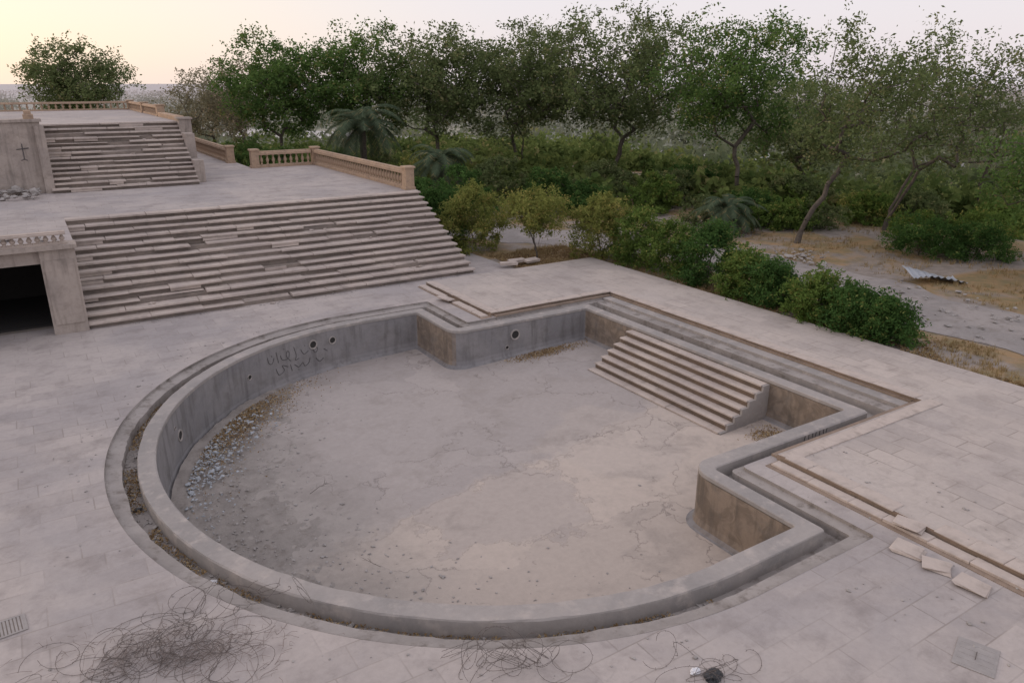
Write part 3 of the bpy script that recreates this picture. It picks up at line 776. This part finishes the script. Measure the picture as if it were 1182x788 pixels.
for i, (R, F, h, w, mt_) in enumerate([(-4.2, 38, 2.5, 3.4, L_dark), (-2.8, 41, 2.8, 3.6, L_dark), (2, 44, 2.4, 3.8, L_dark), (4.2, 42, 1.8, 2.8, L_dark), (8, 43, 2.0, 3.2, L_bright), (9.5, 46, 2.0, 4, L_olive), (12.5, 40, 1.6, 3.0, L_dark), (14.5, 38.5, 1.4, 2.6, L_bright), (-5.5, 46, 3.0, 4.0, L_yel), (-8.5, 50, 3.2, 4.4, L_olive), (-12, 51, 3.0, 4.4, L_green), (-15.5, 52, 3.0, 4.4, L_green), (-19, 55, 3.2, 4.8, L_green), (22, 41, 1.7, 3.2, L_olive), (24.5, 38, 1.5, 2.8, L_bright), (16.5, 44, 1.9, 3.8, L_olive), (-1, 47, 2.8, 4.4, L_olive), (5.5, 47, 2.4, 4.2, L_olive), (19, 40, 1.5, 3.2, L_bright), (11, 48, 2.2, 4.4, L_dark)]):
    x, y = W(R, F); B(x, y, h, w, 60+i, mt_, 'rough green shrub under the row of trees', per=120, leaf=.17)

def palm(x, y, zc, L, seed, label, n=34):
    rng = random.Random(seed); z0 = tz(x, y)
    e = empty('palm_tree', (x, y, z0), label=label, cat='palm tree', group='palms among the trees')
    hh = zc-z0; m = MB()
    prof = []
    for i in range(14): prof.append((.2+.03*(i % 2), hh*i/13))
    m.lathe([(.26, -.1)]+prof+[(.05, hh+.2)], 9); m.obj('trunk', M_bark, e)
    V = []; F = []
    for k in range(n):
        a = 2.4*k+rng.uniform(-.2, .2); el = math.radians(rng.uniform(-15, 80)); ln = L*rng.uniform(.8, 1.1)
        d = Vector((math.cos(a), math.sin(a), 0)); pts = []; p = Vector((0, 0, hh+.1)); ang = el
        ns = 12
        for i in range(ns+1):
            pts.append(p.copy()); p = p+(d*math.cos(ang)+Vector((0, 0, 1))*math.sin(ang))*ln/ns; ang -= math.radians(8+3*(el > .8))
        side = d.cross(Vector((0, 0, 1)))
        for i in range(1, ns):
            for sgn in (-1, 1):
                for q in (0, .33, .66):
                    b = pts[i].lerp(pts[i+1], q); t = (pts[i+1]-pts[i]).normalized()
                    l = ln*.2*math.sin(math.pi*(i+q+1)/(ns+2))+.08
                    tip = b+(side*sgn*.8+t*.55+Vector((0, 0, -.25)))*l
                    w = t*.035; kk = len(V)
                    V += [b-w, b+w, tip]; F.append((kk, kk+1, kk+2))
        for i in range(ns):
            kk = len(V); w = side*.018
            V += [pts[i]-w, pts[i]+w, pts[i+1]+w, pts[i+1]-w]; F.append((kk, kk+1, kk+2, kk+3))
    o = mk('crown', V, F, L_palm, e)
    at = o.data.attributes.new('rnd', 'FLOAT', 'FACE'); at.data.foreach_set('value', np.random.default_rng(seed).random(len(F)).astype(np.float32))
x, y = W(-9.2, 48); palm(x, y, 4.3, 3.2, 1, 'date palm with arching grey-green fronds behind the balustrade', 60)
x, y = W(-4.0, 43); palm(x, y, 2.6, 2.4, 2, 'young date palm among dark shrubs')
x, y = W(10.6, 37); palm(x, y, .9, 2.0, 3, 'young date palm beside the tree trunks')

r = np.random.default_rng(77); C = []; rn = []
pr = random.Random(8)
for i in range(1250):
    F_ = pr.uniform(44, 175); R_ = pr.uniform(-.45, .85)*F_
    x, y = W(R_, F_)
    if x < 15 and y < 75: continue
    z = tz(x, y); w = pr.uniform(1.1, 2.4)*(1+F_/140); hh = w*pr.uniform(.5, 1.1); n = 230
    if z > -1.5: w *= .6; hh *= .45
    d = r.normal(size=(n, 3)); d /= np.linalg.norm(d, axis=1)[:, None]
    d[:, 2] = np.where(d[:, 2] < -.3, -d[:, 2], d[:, 2])
    rad = r.random(n)**.3
    P = d*rad[:, None]*np.array([w, w, hh])*(1+.3*np.sin(d[:, :1]*5+i)+.2*np.cos(d[:, 1:2]*9+i))+np.array([x, y, z+hh*.5]); C.append(P); rn.append(np.clip(r.normal(pr.uniform(.15, .88), .14, n), 0, .93))
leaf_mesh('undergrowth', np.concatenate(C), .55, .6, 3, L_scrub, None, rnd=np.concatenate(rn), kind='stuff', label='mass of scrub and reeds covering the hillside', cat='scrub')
C = []; rn = []
for i in range(1900):
    F_ = 150+1700*pr.random()**1.7; R_ = pr.uniform(-.8, .95)*F_
    x, y = W(R_, F_)
    if near_river(x, y): continue
    z = tz(x, y)
    w = pr.uniform(4, 9)*(1+F_/600); hh = pr.uniform(2.5, 5.0); n = 60
    d = r.normal(size=(n, 3)); d /= np.linalg.norm(d, axis=1)[:, None]
    P = d*(r.random(n)**.4)[:, None]*np.array([w, w, hh])+np.array([x, y, z+hh*.8]); C.append(P); rn.append(np.clip(r.normal(pr.uniform(.2, .7), .15, n), 0, 1))
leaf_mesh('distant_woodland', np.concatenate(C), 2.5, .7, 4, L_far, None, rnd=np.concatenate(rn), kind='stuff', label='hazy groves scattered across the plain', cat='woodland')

V = []; F = []; gr = random.Random(3)
def tuft(x, y, z, h, n=7):
    for _ in range(n):
        a = gr.uniform(0, 6.28); t = gr.uniform(.05, .5)*h; b = Vector((x+gr.uniform(-.06, .06), y+gr.uniform(-.06, .06), z))
        s = Vector((-math.sin(a), math.cos(a), 0))*.008; k = len(V)
        V.extend([b-s, b+s, b+Vector((math.cos(a)*t, math.sin(a)*t, h*gr.uniform(.6, 1.1)))]); F.append((k, k+1, k+2))
for _ in range(6500):
    q = gr.random()
    if q < .4: x, y = gr.uniform(19.3, 21.9), gr.uniform(2, 24)
    elif q < .55: x, y = gr.uniform(16, 20), gr.uniform(24.3, 27.5)
    else: x, y = gr.uniform(26.2, 36), gr.uniform(6, 28)
    if mnoise.noise((x*.5, y*.5, 7)) < -.05: continue
    tuft(x, y, tz(x, y), gr.uniform(.06, .24))
o = mk('dry_grass', V, F, M_straw, kind='stuff', label='straw-coloured dry grass tufts', cat='grass')
at = o.data.attributes.new('rnd', 'FLOAT', 'FACE'); at.data.foreach_set('value', np.random.default_rng(1).random(len(F)).astype(np.float32))

# ------------------------------------------------------------ silt, rubble, litter
V = []; F = []; na, nr = 130, 50
for i in range(na+1):
    t = math.radians(112+118*i/na)
    for k in range(nr+1):
        rr = 4.0+3.24*k/nr
        x, y = pt(t, rr)
        e1 = min(1, i/15, (na-i)/28)
        edge = 5.6+1.0*(1-e1)*1.6+.9*mnoise.noise((x*.45, y*.45, 2))+.5*mnoise.noise((x*1.5, y*1.5, 2))
        h = max(-.05, min(.10, (rr-edge)*.06))+.03*mnoise.noise((x*2.5, y*2.5, 1))+.035*mnoise.noise((x*7, y*7, 1))+.015*mnoise.noise((x*16, y*16, 1))
        if rr > 6.85: h += .05*e1
        V.append((x, y, fz(x)+h))
for i in range(na):
    for k in range(nr):
        a = i*(nr+1)+k; F.append((a, a+nr+1, a+nr+2, a+1))
mk('silt', V, F, M_dirt, smooth=True, kind='stuff', label='grey silt and dirt drifted over the pool floor', cat='dirt')
def rocks(name, spots, smin, smax, mat, seed, **kw):
    rg = random.Random(seed); m = MB()
    base = [Vector(p).normalized() for p in [(1,1,1),(1,-1,-1),(-1,1,-1),(-1,-1,1),(1,0,0),(-1,0,0),(0,1,0),(0,-1,0),(0,0,1),(0,0,-1),(1,1,-1),(-1,-1,-1),(1,-1,1),(-1,1,1)]]
    for (x, y, z) in spots:
        s = rg.uniform(smin, smax)*(1 if rg.random() < .85 else 1.7)
        bm = bmesh.new(); sc = (rg.uniform(.7, 1.4), rg.uniform(.6, 1.1), rg.uniform(.3, .7)); a = rg.uniform(0, 6)
        for p in rg.sample(base, 10):
            q = Vector((p.x*sc[0], p.y*sc[1], p.z*sc[2]))*s*rg.uniform(.8, 1.1); q.rotate(Matrix.Rotation(a, 3, 'Z')); bm.verts.new((x+q.x, y+q.y, z+q.z+s*.2))
        bmesh.ops.convex_hull(bm, input=bm.verts)
        bm.verts.ensure_lookup_table(); bm.verts.index_update()
        m.add([v.co[:] for v in bm.verts], [tuple(v.index for v in f.verts) for f in bm.faces]); bm.free()
    return m.obj(name, mat, kind='stuff', **kw)
rg = random.Random(9); sp = []
for _ in range(1100):
    a = math.radians(rg.gauss(185, 34)); rr = 6.95-abs(rg.gauss(0, 1.3))
    if rr < 3.6: continue
    x, y = pt(a, rr); sp.append((x, y, fz(x)+.05 if rr > 5.7 else fz(x)))
rocks('rubble', sp, .008, .036, M_rubble, 1, label='small broken stones on the silted pool floor', cat='rubble')
sp = []
for _ in range(650):
    a = math.radians(rg.gauss(150, 12)); rr = 6.95-abs(rg.gauss(0, .45)); x, y = pt(a, rr); sp.append((x, y, fz(x)+.12))
rocks('rubble', sp, .012, .045, M_rubblue, 2, label='bluish broken tile rubble along the pool wall', cat='rubble')
sp = []
for _ in range(600):
    a = math.radians(rg.uniform(100, 266)); rr = rg.uniform(7.68, 7.96); x, y = pt(a, rr); sp.append((x, y, -.30))
rocks('rubble', sp, .012, .05, M_rubble, 3, label='grit and stones lying in the gutter', cat='rubble')
sp = [(rg.uniform(-2.5, .4), rg.uniform(35.2, 37.1), 2.62+rg.uniform(0, .2)) for _ in range(60)]+[(rg.uniform(-1.5, .5), rg.uniform(25.6, 27), 2.62) for _ in range(14)]
rocks('rubble', sp, .06, .2, M_rubble, 4, label='heap of stone rubble on the middle terrace', cat='rubble')
sp = [(*W(rg.gauss(12, .8), rg.gauss(31.5, .7)), .02) for _ in range(70)]+[(rg.uniform(22, 27), rg.uniform(6, 24), .02) for _ in range(160)]
rocks('rubble', sp, .03, .12, M_rubble, 5, label='stones scattered over the dusty track', cat='rubble')
sp = [(rg.uniform(9, 13), rg.uniform(2.5, 8.2), .003) for _ in range(110)]
sp = [(x, y, z+(RZ if x > 11.45 else 0)) for x, y, z in sp if not (x < 10.75 and y > 5.6)]
sp += [(rg.uniform(2, 13.5), 24.85-abs(rg.gauss(0, .15)), .005) for _ in range(120)]
for _ in range(140):
    a = math.radians(rg.uniform(95, 265)); x, y = pt(a, 8.3+abs(rg.gauss(0, .7))); sp.append((x, y, .002))
rocks('rubble', sp, .006, .03, M_rubble, 6, label='small chips of broken stone on the paving', cat='rubble')
def litter(pts, size, seed, label):
    return leaf_mesh('leaf_litter', np.array(pts), size, .5, seed, M_litter, None, kind='stuff', label=label, cat='dead leaves')
pts = []
for _ in range(3800):
    a = math.radians(rg.gauss(136, 11)); rr = 6.95-abs(rg.gauss(0, .45)); x, y = pt(a, rr); pts.append((x, y, fz(x)+.12+rg.uniform(0, .03)))
for _ in range(1400): x, y = 12.9+rg.gauss(0, .6), 18.4+rg.gauss(0, .16); y = min(y, 18.62); pts.append((x, y, fz(x)+.02+rg.uniform(0, .03)))
for _ in range(500): x, y = rg.gauss(14.0, .25), rg.gauss(10.6, .2); pts.append((min(x, 14.4), y, fz(x)+.03+rg.uniform(0, .03)))
for _ in range(5000):
    a = math.radians(rg.uniform(100, 266)); rr = rg.uniform(7.68, 7.95)
    if mnoise.noise((a*6, 3, 1)) < -.2: continue
    x, y = pt(a, rr); pts.append((x, y, -.27+rg.uniform(0, .03)))
litter(pts, .055, 5, 'drifts of orange-brown dead leaves against the pool walls')
pts = []
for _ in range(7000):
    x = 19.5+abs(rg.gauss(0, 1.0)); y = rg.uniform(2, 24)
    if mnoise.noise((x*.5, y*.4, 3)) < 0: continue
    pts.append((x, y, tz(x, y)+.03))
for _ in range(6500): x, y = rg.uniform(16, 20), rg.uniform(24.3, 27.2); pts.append((x, y, tz(x, y)+.03))
litter(pts, .10, 6, 'dead leaves under the shrubs at the paving edge')

# ------------------------------------------------------------ razor wire tangles
def tangle(R, F, sx, sy, n, rmin, rmax, seed, label, th=.004, twigs=0, hgt=.3, tilt=.5):
    x, y = W(R, F); rg = random.Random(seed); m = MB()
    for i in range(n):
        c = Vector((rg.gauss(0, sx*.4), rg.gauss(0, sy*.4), 0)); R0 = rg.uniform(rmin, rmax)
        ax = Vector((rg.gauss(0, tilt), rg.gauss(0, tilt), 1)).normalized(); u = ax.orthogonal().normalized(); v = ax.cross(u)
        turns = rg.uniform(.6, 2.0); k = int(22*turns); ph = rg.uniform(0, 6.28); adv = Vector((rg.gauss(0, .3), rg.gauss(0, .2), 0)); pts = []
        for j in range(k+1):
            t = ph+2*math.pi*turns*j/k; rr = R0*(1+.15*math.sin(t*1.7+i))
            p = c+u*math.cos(t)*rr+v*math.sin(t)*rr*.9+adv*(j/k)
            pts.append(p)
        mz = min(p.z for p in pts); Mz = max(p.z for p in pts)
        for p in pts:
            p.z = (p.z-mz)*min(1, hgt/max(.01, Mz-mz))+.008
        m.tube(pts, th, 4)
        for j in range(1, k, 2):
            p = pts[j]; d = Vector((rg.gauss(0, 1), rg.gauss(0, 1), rg.gauss(0, 1))).normalized()*.02
            m.tube([p-d, p+d], [.001, .003], 3)
    e = empty('razor_wire', (x, y, 0), label=label, cat='razor wire', group='razor wire tangles on the paving')
    e.rotation_euler = (0, 0, -PHI)
    m.obj('wire', M_wire, e)
    if twigs:
        t_ = MB()
        for i in range(twigs):
            p = Vector((rg.gauss(0, sx*.38)+.2, rg.gauss(0, sy*.32), rg.uniform(.005, .05))); d = Vector((rg.gauss(0, 1), rg.gauss(0, 1), rg.gauss(0, .12))).normalized()*rg.uniform(.08, .35)
            q = p+d*.5+Vector((rg.uniform(-.05, .05), rg.uniform(-.05, .05), .02)); w = p+d; w.z = max(.01, w.z)
            t_.tube([p, q, w], [.003, .0025, .001], 3)
        t_.obj('dead_brush', M_twig, e)
tangle(-4.5, 7.95, 1.8, .8, 34, .14, .38, 1, 'rusty razor wire tangle with dead brush flat on paving', twigs=480, hgt=.15, tilt=.35, th=.0032)
tangle(-4.1, 8.95, 1.3, .5, 7, .2, .4, 2, 'looser rusty razor wire loops on paving', hgt=.3, tilt=1, th=.003)
tangle(.15, 7.75, 1.0, .3, 16, .15, .36, 3, 'open loops of rusty razor wire beside the pool gutter', th=.0028, hgt=.35, tilt=1.2)
tangle(2.5, 7.65, .8, .3, 8, .12, .28, 4, 'small coil of rusty razor wire on paving', th=.0028, hgt=.2, tilt=1)
for i, (x, y, s, a) in enumerate([(4.2, 14.4, .6, .4), (4.1, 11.3, .45, 2.0)]):
    rg2 = random.Random(i+90); m = MB()
    m.tube([(-.5, 0, .03), (0, .05, .08), (.5, -.02, .05)], [.010, .008, .003], 5)
    for k in range(7):
        t = rg2.uniform(-.3, .4); m.tube([(t, .02, .07), (t+rg2.uniform(.05, .2), rg2.uniform(-.25, .25), rg2.uniform(.03, .35))], [.005, .002], 4)
    o = m.obj('dead_branch', M_bark, label='dry dead branch lying on the pool floor', cat='branch'); o.location = (x, y, fz(x)+.05); o.scale = (s, s, s); o.rotation_euler = (0, 0, a)

# ------------------------------------------------------------ small things
m = MB(); m.box(-.28, .28, -.2, -.17, 0, .012); m.box(-.28, .28, .17, .2, 0, .012); m.box(-.28, -.25, -.17, .17, 0, .012); m.box(.25, .28, -.17, .17, 0, .012)
for k in range(12): m.box(-.24+k*.042, -.212+k*.042, -.17, .17, .002, .010)
e = m.obj('drain_grate', M_steel, label='small slotted steel drain grate set in paving', cat='drain grate'); e.location = (-1.35, 10.75, .004); e.rotation_euler = (0, 0, .1)
m = MB(); m.box(-.26, .26, -.18, .18, 0, .003); m.obj('pit', M_riser, e)
m = MB(); m.box(-.30, .30, -.24, .24, 0, .010, ch=.004)
for k in range(5):
    m.box(-.26+.115*k, -.20+.115*k, -.20, .20, .010, .012)
hatch = m.obj('hatch_cover', M_steel, label='grey weathered steel hatch cover on paving', cat='hatch'); hatch.location = (9.25, 3.45, .003); hatch.rotation_euler = (0, 0, .35)
m = MB(); m.tube([(-.08, 0, .01), (-.07, 0, .03), (.07, 0, .03), (.08, 0, .01)], .005, 6); m.obj('handle', M_wire, hatch)
def crumple(name, loc, s, mat, seed, label, cat):
    bm = bmesh.new(); bmesh.ops.create_icosphere(bm, subdivisions=4, radius=1)
    for v in bm.verts:
        p = v.co.copy(); n = mnoise.noise(p*1.6+Vector((seed, 0, 0)))*.45+abs(mnoise.noise(p*4+Vector((seed, 3, 0))))*.35+mnoise.noise(p*9)*.08
        v.co = Vector((p.x*1.3, p.y*.9, max(-.3, p.z*.5)))*(1+n)*s; v.co.z += .3*s
    me = bpy.data.meshes.new(name); bm.to_mesh(me); bm.free(); me.materials.append(mat)
    o = bpy.data.objects.new(name, me); COL.objects.link(o); o.location = loc; tag(o, label=label, cat=cat)
x, y = W(2.5, 7.5); crumple('plastic_bag', (x, y, 0), .09, M_black, 1, 'crumpled black plastic bag on paving', 'plastic bag')
x, y = W(2.3, 7.6); crumple('plastic_bag', (x, y, 0), .05, M_white, 5, 'crumpled white plastic bag scrap on paving', 'plastic bag')
for i, (a, s) in enumerate(((205, .05), (228, .045), (183, .05), (238, .04))):
    x, y = pt(math.radians(a), 7.8); crumple('litter_scrap', (x, y, -.28), s, M_white if i != 2 else M_black, 9+i, 'scrap of plastic litter in the gutter', 'litter')
V = []; F = []; nu, nv = 40, 6
for j in range(nv+1):
    for i in range(nu+1):
        u = i/nu; w = j/nv
        V.append(((u-.5)*2.0, (w-.5)*.95+.12*math.sin(u*5), .12+.035*math.sin(u*math.pi*18)+.16*math.sin(u*4+w*2)*(.4+w)+.05))
for j in range(nv):
    for i in range(nu): a = j*(nu+1)+i; F.append((a, a+1, a+nu+2, a+nu+1))
o = mk('metal_sheet', V, F, M_zinc, label='bent corrugated metal sheet lying on the dusty ground', cat='metal sheet'); o.location = (27.6, 14.6, tz(27.6, 14.6)+.05); o.rotation_euler = (.05, .05, -.5)
x, y = W(.2, 29.6)
for i in range(3):
    m = MB(); m.box(-.35, .35, -.14, .14, -.05, .05, rx=.1*i, jit=.03, rng=random.Random(i), ch=.015)
    o = m.obj('stone_slab', M_tread, label='loose broken pale slab beside dry leaves', cat='paving slab', group='fallen paving slabs'); o.location = (x-.4+i*.55, y+.25*(i % 2), .17); o.rotation_euler = (0, 0, .3*i-.4)

# ------------------------------------------------------------ light
wd = bpy.data.worlds.new('World'); S.world = wd; wd.use_nodes = True
nt = wd.node_tree; nt.nodes.clear()
AZ = math.radians(-38); EL = math.radians(5)
sky = N(nt, 'ShaderNodeTexSky', {'sky_type': 'NISHITA'}); sky.sun_disc = False; sky.sun_elevation = EL; sky.sun_rotation = AZ
sky.air_density = 1.0; sky.dust_density = 1.5; sky.altitude = 50
bg = N(nt, 'ShaderNodeBackground', None, Color=sky.outputs[0], Strength=.05)
gen = N(nt, 'ShaderNodeTexCoord').outputs['Generated']
sv = Vector((math.sin(AZ), math.cos(AZ), .08)).normalized()
dt = N(nt, 'ShaderNodeVectorMath', {'operation': 'DOT_PRODUCT'}, i0=gen, i1=tuple(sv)).outputs['Value']
hc = mix(nt, ramp(nt, dt, .3, 1.0), (.79, .73, .80), (1.0, .82, .66))
zz = N(nt, 'ShaderNodeSeparateXYZ', None, Vector=gen).outputs[2]
st_ = ramp(nt, zz, .75, .0)
hc = mix(nt, st_, (.87, .83, .91), hc)
bg2 = N(nt, 'ShaderNodeBackground', None, Color=hc, Strength=.96)
ad = N(nt, 'ShaderNodeAddShader'); nt.links.new(bg.outputs[0], ad.inputs[0]); nt.links.new(bg2.outputs[0], ad.inputs[1])
out = N(nt, 'ShaderNodeOutputWorld'); nt.links.new(ad.outputs[0], out.inputs['Surface'])
sd = bpy.data.lights.new('sun', 'SUN'); sd.energy = .8; sd.angle = math.radians(16); sd.color = (1.0, .77, .57)
so = bpy.data.objects.new('sun', sd); COL.objects.link(so)
sdir = Vector((math.sin(AZ)*math.cos(math.radians(12)), math.cos(AZ)*math.cos(math.radians(12)), math.sin(math.radians(12))))
so.rotation_euler = sdir.to_track_quat('Z', 'Y').to_euler(); so.location = (-20, 30, 30)

cd = bpy.data.cameras.new('camera'); cd.sensor_width = 36; cd.lens = 36*870/1182; cd.clip_end = 20000; cd.clip_start = .1
co = bpy.data.objects.new('camera', cd); COL.objects.link(co)
co.location = (0, 0, CH); co.rotation_euler = (math.radians(90-19), 0, -PHI)
S.camera = co
S.view_settings.view_transform = 'Standard'; S.view_settings.look = 'None'; S.view_settings.exposure = 0
